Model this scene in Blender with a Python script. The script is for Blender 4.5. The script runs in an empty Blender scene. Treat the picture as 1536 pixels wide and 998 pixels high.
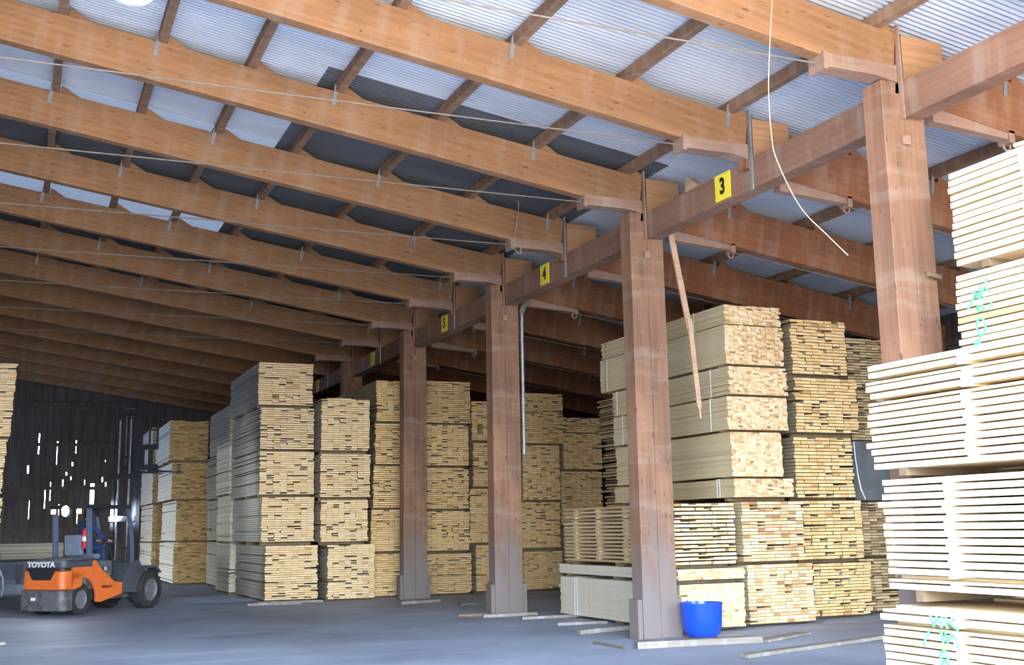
import bpy, math, random
from mathutils import Vector, Matrix
random.seed(7)
SC = bpy.context.scene
COL = SC.collection
PI = math.pi

# ------------------------------------------------------------------ helpers
class MB:
    """Collects simple solids and links them as one mesh object."""
    def __init__(s):
        s.v, s.f, s.m, s.tone = [], [], [], []
    def add(s, verts, faces, mat=0, tone=0.5):
        b = len(s.v)
        s.v.extend(verts)
        for f in faces:
            s.f.append(tuple(b + i for i in f)); s.m.append(mat); s.tone.append(tone)
        return s
    def box(s, x0, x1, y0, y1, z0, z1, mat=0, tone=0.5):
        v = [(x0,y0,z0),(x1,y0,z0),(x1,y1,z0),(x0,y1,z0),(x0,y0,z1),(x1,y0,z1),(x1,y1,z1),(x0,y1,z1)]
        return s.add(v, [(0,3,2,1),(4,5,6,7),(0,1,5,4),(1,2,6,5),(2,3,7,6),(3,0,4,7)], mat, tone)
    def bar(s, p, q, w, h, up=(0,0,1), mat=0):
        p, q = Vector(p), Vector(q); d = (q-p).normalized(); u = Vector(up)
        sd = d.cross(u)
        if sd.length < 1e-5: sd = d.cross(Vector((0,1,0)))
        sd.normalize(); u = sd.cross(d)
        a, b = sd*w/2, u*h/2
        v = [tuple(c) for c in (p-a-b,p+a-b,p+a+b,p-a+b,q-a-b,q+a-b,q+a+b,q-a+b)]
        return s.add(v, [(0,1,2,3)[::-1],(4,5,6,7),(0,1,5,4),(1,2,6,5),(2,3,7,6),(3,0,4,7)], mat)
    def prism(s, poly, y0, y1, mat=0, axis='y'):
        n = len(poly)
        mk = {'y': lambda a,b,t:(a,t,b), 'z': lambda a,b,t:(a,b,t), 'x': lambda a,b,t:(t,a,b)}[axis]
        v = [mk(a,b,y0) for a,b in poly] + [mk(a,b,y1) for a,b in poly]
        f = [tuple(range(n)), tuple(range(2*n-1, n-1, -1))] + [((i+1)%n, i, n+i, n+(i+1)%n) for i in range(n)]
        return s.add(v, f, mat)
    def tube(s, pts, r, n=8, mat=0, cap=True):
        pts = [Vector(p) for p in pts]; rings = []
        for i, p in enumerate(pts):
            d = (pts[min(i+1,len(pts)-1)] - pts[max(i-1,0)]).normalized()
            a = d.cross(Vector((0.13,0.31,0.94)))
            if a.length < .05: a = d.cross(Vector((1,0,0)))
            a.normalize(); b = d.cross(a)
            rr = r[i] if isinstance(r,(list,tuple)) else r
            rings.append([tuple(p + a*math.cos(t*2*PI/n)*rr + b*math.sin(t*2*PI/n)*rr) for t in range(n)])
        v = [c for R in rings for c in R]; f = []
        for i in range(len(pts)-1):
            for t in range(n):
                f.append((i*n+t, i*n+(t+1)%n, (i+1)*n+(t+1)%n, (i+1)*n+t))
        if cap:
            f.append(tuple(range(n))[::-1]); f.append(tuple((len(pts)-1)*n+t for t in range(n)))
        return s.add(v, f, mat)
    def lathe(s, prof, n=32, c=(0,0,0), axis='z', mat=0):
        v, f = [], []
        for r, z in prof:
            for t in range(n):
                a = 2*PI*t/n; x, y = r*math.cos(a), r*math.sin(a)
                v.append({'z':(c[0]+x,c[1]+y,c[2]+z),'y':(c[0]+x,c[1]+z,c[2]+y),'x':(c[0]+z,c[1]+x,c[2]+y)}[axis])
        for i in range(len(prof)-1):
            for t in range(n):
                f.append((i*n+t, i*n+(t+1)%n, (i+1)*n+(t+1)%n, (i+1)*n+t))
        return s.add(v, f, mat)
    def mesh(s, name, mats, smooth=False):
        me = bpy.data.meshes.new(name)
        me.from_pydata(s.v, [], s.f); 
        for m in (mats if isinstance(mats,(list,tuple)) else [mats]): me.materials.append(m)
        me.polygons.foreach_set('material_index', s.m)
        if smooth: me.polygons.foreach_set('use_smooth', [True]*len(s.f))
        at = me.attributes.new('tone', 'FLOAT', 'FACE'); at.data.foreach_set('value', s.tone)
        me.update()
        return me
    def build(s, name, mats, parent=None, loc=(0,0,0), rot=(0,0,0), smooth=False, bevel=0):
        import bmesh
        me = s.mesh(name, mats, smooth)
        bm = bmesh.new(); bm.from_mesh(me); bmesh.ops.recalc_face_normals(bm, faces=bm.faces); bm.to_mesh(me); bm.free()
        o = link(name, me, parent, loc, rot)
        if bevel:
            md = o.modifiers.new('bevel','BEVEL'); md.width = bevel; md.segments = 2; md.limit_method = 'ANGLE'
        if smooth and hasattr(me, 'set_sharp_from_angle'): me.set_sharp_from_angle(angle=math.radians(40))
        return o

def link(name, data, parent=None, loc=(0,0,0), rot=(0,0,0)):
    o = bpy.data.objects.new(name, data); COL.objects.link(o)
    o.location = loc; o.rotation_euler = rot
    if parent is not None: o.parent = parent
    return o
def tag(o, label=None, cat=None, group=None, kind=None):
    if label: o['label'] = label
    if cat: o['category'] = cat
    if group: o['group'] = group
    if kind: o['kind'] = kind
    return o
def thing(name, label, cat, loc=(0,0,0), rz=0, group=None):
    o = link(name, None, None, loc, (0,0,rz)); o.empty_display_size = .1
    return tag(o, label, cat, group)

# ------------------------------------------------------------------ materials
def mat(name):
    m = bpy.data.materials.new(name); m.use_nodes = True
    nt = m.node_tree; b = nt.nodes['Principled BSDF']
    return m, nt, b
def N(nt, t, **k):
    n = nt.nodes.new(t)
    for a, v in k.items(): setattr(n, a, v)
    return n
def ramp(nt, stops):
    r = nt.nodes.new('ShaderNodeValToRGB'); e = r.color_ramp.elements
    while len(e) < len(stops): e.new(.5)
    for el, (p, c) in zip(e, stops): el.position = p; el.color = (*c, 1) if len(c) == 3 else c
    return r
def noise(nt, scale, coord='Object', detail=4, rough=.55, stretch=(1,1,1), dist=0):
    tc = N(nt,'ShaderNodeTexCoord'); mp = N(nt,'ShaderNodeMapping'); mp.inputs['Scale'].default_value = stretch
    nz = N(nt,'ShaderNodeTexNoise'); nz.inputs['Scale'].default_value = scale; nz.inputs['Detail'].default_value = detail
    nz.inputs['Roughness'].default_value = rough; nz.inputs['Distortion'].default_value = dist
    nt.links.new(tc.outputs[coord], mp.inputs['Vector']); nt.links.new(mp.outputs[0], nz.inputs['Vector'])
    return nz.outputs['Fac']
def mix(nt, fac, a, b, mode='MIX'):
    m = N(nt,'ShaderNodeMix', data_type='RGBA', blend_type=mode)
    for s, v in ((m.inputs['Factor'],fac),(m.inputs['A'],a),(m.inputs['B'],b)):
        if hasattr(v,'node'): nt.links.new(v, s)
        else: s.default_value = v if isinstance(v,(int,float)) else (*v,1)
    return m.outputs['Result']
def plain(name, col, rough=.6, metal=0, var=.15, scale=6):
    m, nt, b = mat(name)
    f = noise(nt, scale)
    r = ramp(nt, [(.3, tuple(c*(1-var) for c in col)), (.7, tuple(min(1,c*(1+var)) for c in col))])
    nt.links.new(f, r.inputs[0]); nt.links.new(r.outputs[0], b.inputs['Base Color'])
    b.inputs['Roughness'].default_value = rough; b.inputs['Metallic'].default_value = metal
    return m
def glow(name, col, strength):
    m, nt, b = mat(name)
    b.inputs['Base Color'].default_value = (*col,1)
    b.inputs['Emission Color'].default_value = (*col,1); b.inputs['Emission Strength'].default_value = strength
    return m
def timber(name, c0, c1, dust=(.42,.36,.30), dust_amt=.25, fleck=True, dirty=None, grain=(.35,6,6), stain=(.82,1.08)):
    """laminated timber, grain along local X, with dark knots and finger-joint flecks, pale dust and runs."""
    m, nt, b = mat(name)
    g = noise(nt, 3.0, stretch=grain, detail=6)
    r = ramp(nt, [(.3,c0),(.7,c1)]); nt.links.new(g, r.inputs[0]); col = r.outputs[0]
    big = noise(nt, .9, stretch=(.6,2,2), detail=3)
    rb = ramp(nt, [(.33,(stain[0],)*3),(.66,(stain[1],stain[1]*.97,stain[1]*.93))]); nt.links.new(big, rb.inputs[0])
    col = mix(nt, 1.0, col, rb.outputs[0], 'MULTIPLY')
    if fleck:
        fl = noise(nt, 2.2, stretch=(2.6,11,13), detail=2, rough=.4)
        rf = ramp(nt, [(.675,(0,0,0)),(.72,(.8,.8,.8))]); nt.links.new(fl, rf.inputs[0])
        col = mix(nt, rf.outputs[0], col, tuple(c*.35 for c in c0))
        kn = N(nt,'ShaderNodeTexVoronoi'); kn.inputs['Scale'].default_value = 3.2
        tc = N(nt,'ShaderNodeTexCoord'); nt.links.new(tc.outputs['Object'], kn.inputs['Vector'])
        rk = ramp(nt, [(.025,(.9,.9,.9)),(.06,(0,0,0))]); nt.links.new(kn.outputs['Distance'], rk.inputs[0])
        col = mix(nt, rk.outputs[0], col, tuple(c*.45 for c in c0))
    d = noise(nt, 1.3, stretch=(3.5,.8,.8), detail=5)
    rd = ramp(nt, [(.5,(0,0,0)),(.85,(dust_amt*3,)*3)]); nt.links.new(d, rd.inputs[0])
    col = mix(nt, rd.outputs[0], col, dust)
    if dirty:   # grey grime on a foot that forklifts and mud have worn: shape from noise along the member
        tc2 = N(nt,'ShaderNodeTexCoord'); sx = N(nt,'ShaderNodeSeparateXYZ'); nt.links.new(tc2.outputs['Object'], sx.inputs[0])
        nn = noise(nt, 1.6, stretch=(.7,2.5,2.5), detail=5)
        ma = N(nt,'ShaderNodeMath', operation='MULTIPLY_ADD'); nt.links.new(nn, ma.inputs[0]); ma.inputs[1].default_value = 3.4
        nt.links.new(sx.outputs[0], ma.inputs[2])
        rg = ramp(nt, [(0,(1,1,1)),(1,(0,0,0))])
        mr = N(nt,'ShaderNodeMapRange'); mr.inputs['From Min'].default_value = 2.1; mr.inputs['From Max'].default_value = 3.6
        nt.links.new(ma.outputs[0], mr.inputs['Value']); nt.links.new(mr.outputs[0], rg.inputs[0])
        col = mix(nt, rg.outputs[0], col, dirty)
        sp = noise(nt, 9, stretch=(.5,2,2), detail=3)
        rs = ramp(nt, [(.74,(0,0,0)),(.77,(.5,.5,.5))]); nt.links.new(sp, rs.inputs[0])
        col = mix(nt, rs.outputs[0], col, (.78,.58,.42))
    nt.links.new(col, b.inputs['Base Color']); b.inputs['Roughness'].default_value = .75
    b.inputs['Specular IOR Level'].default_value = .25
    bp = N(nt,'ShaderNodeBump'); bp.inputs['Strength'].default_value = .15; bp.inputs['Distance'].default_value = .01
    nt.links.new(g, bp.inputs['Height']); nt.links.new(bp.outputs[0], b.inputs['Normal'])
    return m
def board_mat(name, stops, knot=.35, sides=None, samt=.75):
    """sawn boards: a tone per board (attribute), soft grain, small dark knots."""
    m, nt, b = mat(name)
    at = N(nt,'ShaderNodeAttribute'); at.attribute_name = 'tone'
    oi = N(nt,'ShaderNodeObjectInfo')
    ad = N(nt,'ShaderNodeMath', operation='ADD'); nt.links.new(at.outputs['Fac'], ad.inputs[0])
    sc_ = N(nt,'ShaderNodeMath', operation='MULTIPLY_ADD'); nt.links.new(oi.outputs['Random'], sc_.inputs[0]); sc_.inputs[1].default_value = .12; sc_.inputs[2].default_value = -.06
    nt.links.new(sc_.outputs[0], ad.inputs[1])
    r = ramp(nt, stops); nt.links.new(ad.outputs[0], r.inputs[0])
    col0 = r.outputs[0]
    if sides:                                           # long faces blend towards the side colour, sawn ends keep the ramp
        tcn = N(nt,'ShaderNodeTexCoord'); sp = N(nt,'ShaderNodeSeparateXYZ'); nt.links.new(tcn.outputs['Normal'], sp.inputs[0])
        ab = N(nt,'ShaderNodeMath', operation='ABSOLUTE'); nt.links.new(sp.outputs[1], ab.inputs[0])
        iv = N(nt,'ShaderNodeMath', operation='MULTIPLY_ADD'); nt.links.new(ab.outputs[0], iv.inputs[0]); iv.inputs[1].default_value = -samt; iv.inputs[2].default_value = samt
        col0 = mix(nt, iv.outputs[0], col0, sides)
    g = noise(nt, 5, stretch=(9,.5,14), detail=4)
    rg = ramp(nt, [(.3,(.88,.86,.82)),(.7,(1.06,1.05,1.04))]); nt.links.new(g, rg.inputs[0])
    col = mix(nt, 1, col0, rg.outputs[0], 'MULTIPLY')
    k = noise(nt, 11, stretch=(1,.7,1), detail=2)
    rk = ramp(nt, [(.69,(0,0,0)),(.75,(knot,)*3)]); nt.links.new(k, rk.inputs[0])
    col = mix(nt, rk.outputs[0], col, (.20,.10,.05))
    nt.links.new(col, b.inputs['Base Color']); b.inputs['Roughness'].default_value = .8
    b.inputs['Specular IOR Level'].default_value = .2
    return m

M = {}
M['rafter'] = timber('glulam orange brown', (.235,.115,.053), (.325,.172,.083), dust_amt=.10)
M['rafter_red'] = timber('glulam red brown', (.20,.078,.036), (.28,.118,.055), dust_amt=.12, fleck=False)
M['post'] = timber('post timber', (.225,.118,.073), (.305,.166,.106), dust_amt=.13, dirty=(.20,.165,.155), stain=(.58,1.08))
M['beam'] = timber('edge beam timber', (.20,.108,.073), (.27,.15,.10), dust_amt=.16, fleck=False)
M['purlin'] = timber('purlin timber', (.19,.115,.07), (.30,.17,.10), dust_amt=.2, fleck=False)
M['corbel'] = timber('corbel timber', (.25,.15,.11), (.32,.20,.145), dust_amt=.2, fleck=False)
M['gusset'] = timber('pale gusset board', (.31,.16,.08), (.42,.23,.12), dust_amt=.1, fleck=False)
M['lath'] = timber('weathered lath', (.42,.25,.15), (.56,.36,.24), dust_amt=.3, fleck=False)
M['old_wood'] = timber('grey floor board', (.20,.175,.155), (.32,.29,.26), dust=(.42,.43,.46), dust_amt=.35, fleck=False)
M['fresh'] = board_mat('fresh sawn spruce', [(0,(.52,.34,.17)),(.25,(.70,.54,.33)),(.6,(.76,.62,.41)),(1,(.82,.70,.50))], .25)
M['pale'] = board_mat('pale planed pine', [(0,(.40,.20,.085)),(.25,(.60,.36,.18)),(.6,(.74,.53,.30)),(1,(.84,.68,.47))], .5, (.62,.54,.35), .7)
M['yellow'] = board_mat('yellow sawn pine', [(0,(.56,.32,.13)),(.12,(.74,.47,.20)),(.6,(.85,.575,.275)),(1,(.90,.665,.37))], .6, (.34,.33,.27))
M['stick'] = board_mat('yellow pine with grey sides', [(0,(.64,.40,.18)),(.12,(.83,.58,.30)),(.6,(.92,.665,.375)),(1,(.95,.745,.47))], .6, (.25,.255,.24), .9)
M['farend'] = board_mat('brown-ended boards with lit sides', [(0,(.30,.16,.06)),(.2,(.52,.32,.12)),(.6,(.66,.44,.18)),(1,(.78,.56,.27))], .6, (.80,.79,.72), .92)  # daylight falling on the long sides is put into their whitish colour
M['tan'] = board_mat('pale ended tan boards', [(0,(.46,.27,.12)),(.25,(.68,.46,.24)),(.6,(.78,.57,.33)),(1,(.86,.70,.48))], .5, (.44,.315,.165), .85)
M['greyside'] = board_mat('pale ended grey planks', [(0,(.46,.27,.12)),(.25,(.68,.46,.24)),(.6,(.78,.57,.33)),(1,(.86,.70,.48))], .5, (.66,.62,.52), .9)
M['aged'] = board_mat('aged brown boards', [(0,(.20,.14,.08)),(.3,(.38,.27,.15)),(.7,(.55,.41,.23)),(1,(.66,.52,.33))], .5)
M['greyboard'] = board_mat('grey weathered boards', [(0,(.42,.39,.31)),(.5,(.60,.56,.45)),(1,(.72,.68,.56))], .4)
M['bearer'] = plain('bearer timber', (.20,.14,.08), .85)
M['strap'] = plain('white strap', (.92,.94,.96), .4, var=.03)
M['steel'] = plain('dull galvanised steel', (.30,.32,.33), .5, .5)
M['darksteel'] = plain('dark steel', (.035,.037,.045), .45, .3)
M['wire'] = plain('dusty wire', (.165,.14,.115), .85)
M['rope'] = plain('pale rope', (.30,.24,.18), .9)
M['sign'] = plain('yellow sign', (.90,.72,.05), .45, var=.04)
M['ink'] = plain('black paint', (.015,.015,.015), .5)
M['green'] = plain('green crayon', (.10,.62,.30), .6, var=.2, scale=20)
M['pink'] = plain('pink crayon', (.75,.38,.28), .7)
M['blue'] = plain('blue plastic', (.010,.068,.50), .25, var=.08)
M['sawdust'] = plain('sawdust', (.70,.62,.48), .9, scale=40)
M['orange'] = plain('orange paint', (.80,.175,.035), .42, var=.10, scale=9)
M['charcoal'] = plain('charcoal paint', (.075,.08,.095), .45, var=.25, scale=12)
M['grime'] = plain('grimy steel', (.13,.13,.14), .6, .2, var=.5, scale=7)
M['pillar'] = plain('blue grey paint', (.12,.15,.23), .4, .1)
M['rubber'] = plain('rubber', (.028,.027,.028), .8, var=.3)
M['rim'] = plain('dusty wheel rim', (.16,.16,.17), .6, .2)
M['seat'] = plain('grey vinyl', (.20,.24,.33), .5)
M['white'] = plain('white paint', (.85,.86,.86), .5, var=.04)
M['red'] = plain('red paint', (.60,.03,.035), .35, var=.08)
M['navy'] = plain('navy workwear', (.022,.045,.16), .85, var=.3, scale=20)
M['skin'] = plain('skin', (.55,.33,.23), .55, var=.06)
M['hair'] = plain('dark hair', (.03,.02,.015), .7)
M['lampglass'] = plain('cream lamp glass', (.82,.82,.72), .3, var=.03)
M['lightpanel'] = glow('work lamp lens', (.75,.9,1.0), 30)
M['headlens'] = glow('head lamp lens', (.75,.9,1.0), 26)
M['tail'] = glow('tail lamp lens', (1.0,.20,.07), 7)
M['trailer'] = plain('blue grey trailer paint', (.10,.13,.20), .5)
M['rail'] = plain('pale blue steel', (.30,.36,.47), .5)
M['wrap'] = plain('grey plastic sheet', (.13,.135,.14), .35, var=.25, scale=3)

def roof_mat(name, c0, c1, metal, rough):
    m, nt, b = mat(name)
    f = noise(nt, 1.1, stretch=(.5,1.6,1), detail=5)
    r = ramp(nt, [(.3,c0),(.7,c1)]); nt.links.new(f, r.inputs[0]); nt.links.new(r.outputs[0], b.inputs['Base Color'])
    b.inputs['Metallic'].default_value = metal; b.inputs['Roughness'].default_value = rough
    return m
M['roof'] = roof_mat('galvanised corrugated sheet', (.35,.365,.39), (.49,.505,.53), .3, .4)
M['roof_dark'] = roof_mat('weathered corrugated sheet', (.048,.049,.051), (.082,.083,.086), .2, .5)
def translucent(name, col):
    m, nt, b = mat(name)
    t = N(nt,'ShaderNodeBsdfTranslucent'); t.inputs[0].default_value = (*col,1)
    d = N(nt,'ShaderNodeBsdfDiffuse'); d.inputs[0].default_value = (.45,.46,.48,1)
    mx = N(nt,'ShaderNodeMixShader'); mx.inputs[0].default_value = .35
    nt.links.new(t.outputs[0], mx.inputs[1]); nt.links.new(d.outputs[0], mx.inputs[2])
    nt.links.new(mx.outputs[0], nt.nodes['Material Output'].inputs['Surface'])
    return m
M['rooflight'] = translucent('translucent roof sheet', (.030,.030,.031))

def floor_mat():
    m, nt, b = mat('dusty concrete')
    f = noise(nt, .35, detail=8, rough=.62)
    r = ramp(nt, [(.32,(.17,.20,.27)),(.52,(.27,.315,.42)),(.72,(.38,.43,.55))]); nt.links.new(f, r.inputs[0]); col = r.outputs[0]
    s = noise(nt, .9, stretch=(.25,1.5,1), detail=6)
    rs = ramp(nt, [(.56,(0,0,0)),(.72,(.45,.45,.45))]); nt.links.new(s, rs.inputs[0])
    col = mix(nt, rs.outputs[0], col, (.52,.56,.63))
    k = noise(nt, 14, detail=3, rough=.7)
    rk = ramp(nt, [(.655,(0,0,0)),(.70,(.8,.8,.8))]); nt.links.new(k, rk.inputs[0])
    patch = noise(nt, .55, detail=2); rp = ramp(nt, [(.48,(0,0,0)),(.62,(1,1,1))]); nt.links.new(patch, rp.inputs[0])
    fl = mix(nt, 1, rk.outputs[0], rp.outputs[0], 'MULTIPLY')
    col = mix(nt, fl, col, (.62,.60,.55))
    nt.links.new(col, b.inputs['Base Color']); b.inputs['Roughness'].default_value = .62
    bp = N(nt,'ShaderNodeBump'); bp.inputs['Strength'].default_value = .25; bp.inputs['Distance'].default_value = .02
    nt.links.new(k, bp.inputs['Height']); nt.links.new(bp.outputs[0], b.inputs['Normal'])
    return m
M['floor'] = floor_mat()
M['wallwood'] = timber('dark wall boards', (.06,.05,.046), (.125,.105,.095), dust=(.13,.12,.11), dust_amt=.1, fleck=False, grain=(3,3,.2))

# ------------------------------------------------------------------ room constants
XB, SP, Y0 = 8.452, 5.4412, 8.873          # face of the edge beam, post spacing, first post in view
SL = .148                                   # roof slope, falling towards +x
XL, XR, YF, YBK = -9.0, 17.0, 2.6, 48.0
roof_z = lambda x: 6.91 - SL*(x - 8.45)
ANG = math.atan(SL)

# ------------------------------------------------------------------ setting: floor, walls, roof
mb = MB(); mb.box(-30, 30, -1.0, 60, -.12, 0); tag(mb.build('floor', M['floor']), 'grey dusty concrete floor', kind='structure')

def board_wall(name, horizontal_axis, u0, u1, fixed, ztop, holes, w=.21, t=.03, railz=(1.7,3.3,5.0,6.6)):
    mb = MB(); u = u0; i = 0; rnd = random.Random(11)
    def slab(a, b, z0, z1, off):
        if b-a < .004 or z1-z0 < .004: return
        if horizontal_axis == 'x': mb.box(a, b, fixed+off, fixed+off+t, z0, z1)
        else: mb.box(fixed+off, fixed+off+t, a, b, z0, z1)
    while u < u1:
        a, b = u-.006, min(u+w, u1)+.006; zt = ztop((a+b)/2); off = .018*(i % 2)
        hs = sorted([h for h in holes if h[0] < b and h[1] > a], key=lambda h: h[2]); z = 0
        for h in hs:
            slab(a, b, z, h[2], off)
            slab(a, max(a, h[0]), h[2], h[3], off); slab(min(b, h[1]), b, h[2], h[3], off); z = h[3]
        slab(a, b, z, zt, off); u += w; i += 1
    for rz in railz:
        if horizontal_axis == 'x': mb.box(u0, u1, fixed-.09, fixed-.012, rz, rz+.14)
        else:
            s = 1 if fixed < 0 else -1
            mb.box(*sorted((fixed+s*.045, fixed+s*.13)), u0, u1, rz, rz+.14)
    return tag(mb.build(name, M['wallwood']), kind='structure')
rnd = random.Random(5)
holes = [(4.35,4.40,2.36,4.42),(2.66,2.80,2.75,3.55),(.66,.73,4.70,5.50),(.30,.40,3.95,4.25),(3.56,3.70,2.0,2.5),(3.63,3.69,1.3,2.0),
         (.98,1.04,2.6,3.35),(1.17,1.21,2.9,3.6),(2.03,2.08,4.75,5.25),(1.35,1.38,4.3,5.0),(1.33,1.42,5.05,5.2),(1.90,2.0,4.25,4.38),
         (1.70,1.80,3.88,4.0),(1.88,1.95,3.70,3.82),(1.60,1.66,3.45,3.7),(3.05,3.12,3.62,3.8),(3.18,3.26,3.45,3.6),(2.42,2.45,3.5,3.7),(4.62,4.72,4.1,4.3),
         (.45,.47,2.2,2.9),(1.52,1.55,2.3,2.75),(2.2,2.23,2.0,2.6)]
for i in range(10):
    x = rnd.uniform(-4, 7.5); z = rnd.uniform(1.6, 5.4); h = rnd.choice([.06,.08,.3,.5]); holes.append((x, x+rnd.uniform(.008,.02), z, z+h))
big = holes[0:1] + holes[1:2] + holes[4:6]
holes = [h if h in big else ((h[0]+h[1])/2-(h[1]-h[0])*.22, (h[0]+h[1])/2+(h[1]-h[0])*.22, h[2], h[3]) for h in holes]
hh = []
for h in sorted(holes):
    if all(h[1] < g[0]-.0 or h[0] > g[1] or h[3] < g[2] or h[2] > g[3] for g in hh): hh.append(h)
board_wall('wall_back', 'x', XL, XR, YBK, lambda x: roof_z(x)+.012, hh)
DY0, DY1, DZ = 35.5, 42.5, 2.9                        # open side door in the left wall, out of the picture
board_wall('wall_left', 'y', YF, DY0, XL, lambda y: roof_z(XL)+.012, [])
board_wall('wall_left', 'y', DY1, YBK, XL, lambda y: roof_z(XL)+.012, [])
mb = MB(); mb.box(XL, XL+.05, DY0, DY1, DZ, roof_z(XL)-.01); tag(mb.build('wall_left', M['wallwood']), kind='structure')
board_wall('wall_right', 'y', YF, YBK, XR-.03, lambda y: roof_z(XR)+.03, [])

board_wall('wall_front_baffle', 'x', XL, -5.0, YF, lambda x: roof_z(x)+.012, [], railz=())  # unseen wings added to narrow the opening and darken the depth
board_wall('wall_front_baffle', 'x', 13.6, XR, YF, lambda x: roof_z(x)+.012, [], railz=())

def corrugated(name, x0, x1, y0, y1, m, lift=0, kind='structure', label=None):
    wl, n = .0762, 8; dy = wl/n; k = int(round((y1-y0)/dy)); v, f = [], []
    xs = [x0, x1]
    for i in range(k+1):
        y = y0 + (y1-y0)*i/k; h = .017*math.sin(2*PI*y/wl) + .017 + lift
        for x in xs: v.append((x, y, roof_z(x) + h))
    for i in range(k): f.append((2*i, 2*i+1, 2*i+3, 2*i+2))
    mb = MB(); mb.add(v, f)
    me = mb.mesh(name, m, True); o = link(name, me); tag(o, label, kind=kind); return o
XS = 3.5
corrugated('ceiling', XL, XS, YF, 17.1, M['roof'])
corrugated('ceiling', XS, 8.7, YF, 13.95, M['roof'])
corrugated('ceiling', 8.7, XR, YF, 26.0, M['roof'])
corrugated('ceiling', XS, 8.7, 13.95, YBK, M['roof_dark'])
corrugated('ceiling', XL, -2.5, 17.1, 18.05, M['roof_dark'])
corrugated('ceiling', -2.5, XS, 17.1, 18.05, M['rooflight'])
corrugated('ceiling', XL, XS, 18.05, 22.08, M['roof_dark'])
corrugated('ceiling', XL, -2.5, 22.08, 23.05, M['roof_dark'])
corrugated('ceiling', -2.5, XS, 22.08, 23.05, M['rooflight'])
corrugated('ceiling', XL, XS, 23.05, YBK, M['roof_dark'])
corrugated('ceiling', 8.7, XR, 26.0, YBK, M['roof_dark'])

# ------------------------------------------------------------------ timber frame
PUX = [16.2,14.6,13.05,11.55,10.05,8.2,6.7,5.19,3.75,2.56,1.42,.22,-1.2,-2.6,-4.0,-5.5,-7.0,-8.5]
PH = .14
for px in PUX:                                        # purlins lie on the rafters
    y = YF
    while y < YBK-.2:
        y2 = min(y + SP*1.0, YBK-.03) if y > YF else Y0 - SP*.5
        if y2 > YBK-.6: y2 = YBK-.03
        mb = MB(); L = y2-y
        mb.box(0, L-.01, -.055, .055, -PH, 0)
        o = mb.build('roof_purlin', M['purlin'], None, (px, y, roof_z(px)-.002), (0,0,0))
        o.rotation_euler = Matrix.Rotation(ANG, 3, 'Y').to_4x4().to_euler() if False else (0,0,PI/2)
        tag(o, kind='structure'); y = y2

RD = .53                                              # rafter depth
def rafter(k, side):
    """local x runs down the slope from the high end; the piece is rotated by the roof slope."""
    y = Y0 + k*SP
    far = y > 30
    if side == 'left':
        xa, xb, m, depth = XL+.05, 8.44, M['rafter'], RD
    else:
        xa, xb, m, depth = 8.46, XR-.06, M['rafter_red'], .62
    zt = roof_z(xa) - PH - .004 - (.06 if side == 'right' else 0)
    L = (xb-xa)/math.cos(ANG)
    mb = MB(); mb.box(0, L, 0, .17, -depth, 0)
    o = mb.build('rafter', m, None, (xa, y, zt), (0, ANG, 0), bevel=.006)
    tag(o, kind='structure')
    inv = Matrix.Rotation(-ANG, 4, 'Y')
    def loc(x, yy, z):                                # world -> rafter local
        v = inv @ Vector((x-xa, yy-y, z-zt)); return v
    for i, px in enumerate(PUX):
        if not xa+.3 < px < xb+.2: continue
        if px < -1.5 or far: continue
        d = (px-xa)/math.cos(ANG)
        cl = MB(); cl.prism([(d+.06,0),(d+.36,0),(d+.13,.10),(d+.06,.125)], .02, .15)   # sloped cleat that holds the purlin
        cl.build('cleat', m, o)
        if (i + int(2*k)) % 2 == 0:
            st = MB(); st.box(d-.085, d-.035, -.012, -.001, -.20, .10)
            st.build('steel_strap', M['steel'], o)
    if side == 'left':
        if not far or k < 5.5:
            c = MB()                                   # horizontal corbel under the rafter by the post, holds the tie rod
            c.box(7.46, 8.14, y-.02, y+.19, 6.25, 6.40)
            c.box(7.42, 7.47, y-.04, y+.21, 6.215, 6.41)
            c.prism([(8.14,6.25),(8.14,6.40),(8.40,6.40),(8.40,6.21)], y-.02, y+.19)
            c2 = c.build('corbel', M['corbel'], o); c2.matrix_parent_inverse = o.matrix_basis.inverted()
            pl = MB(); pl.box(8.424, 8.449, y-.05, y-.002, 5.80, 6.86)
            p2 = pl.build('joint_strap', M['corbel'] if k % 1 == 0 else M['steel'], o); p2.matrix_parent_inverse = o.matrix_basis.inverted()
    else:
        g = MB(); g.box(8.48, 9.05, y-.03, y-.002, 6.05, 6.80-.05)
        if not far:
            g2 = g.build('gusset_board', M['gusset'], o); g2.matrix_parent_inverse = o.matrix_basis.inverted()
            c = MB(); zb = lambda x: roof_z(x) - PH - .064 - .62/math.cos(ANG)
            c.prism([(8.9,zb(8.9)+.01),(8.9,zb(8.9)-.16),(10.0,zb(10.0)-.07),(10.0,zb(10.0)+.01)], y+.02, y+.15)
            c.box(9.98, 10.06, y, y+.17, zb(10)-.11, zb(10)+.03)
            c.tube([(10.02+.05*math.cos(a), y+.085, zb(10)-.13+.05*math.sin(a)) for a in [2*PI*q/12 for q in range(13)]], .014, 6)
            c2 = c.build('corbel', M['corbel'], o); c2.matrix_parent_inverse = o.matrix_basis.inverted()
    # tie rod
    if far: return o
    rod = MB()
    if side == 'left': rod.tube([(XL+.2, y+.085, 6.22),(-.4,y+.085,6.26),(3.5,y+.085,6.285),(7.43,y+.085,6.315)], .009, 6)
    else: rod.tube([(10.07, y+.085, 5.76),(13, y+.085, 5.37),(XR-.1, y+.085, 4.86)], .009, 6)
    r2 = rod.build('tie_rod', M['wire'], o, smooth=True); r2.matrix_parent_inverse = o.matrix_basis.inverted()
    return o
k = -1.0
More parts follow.
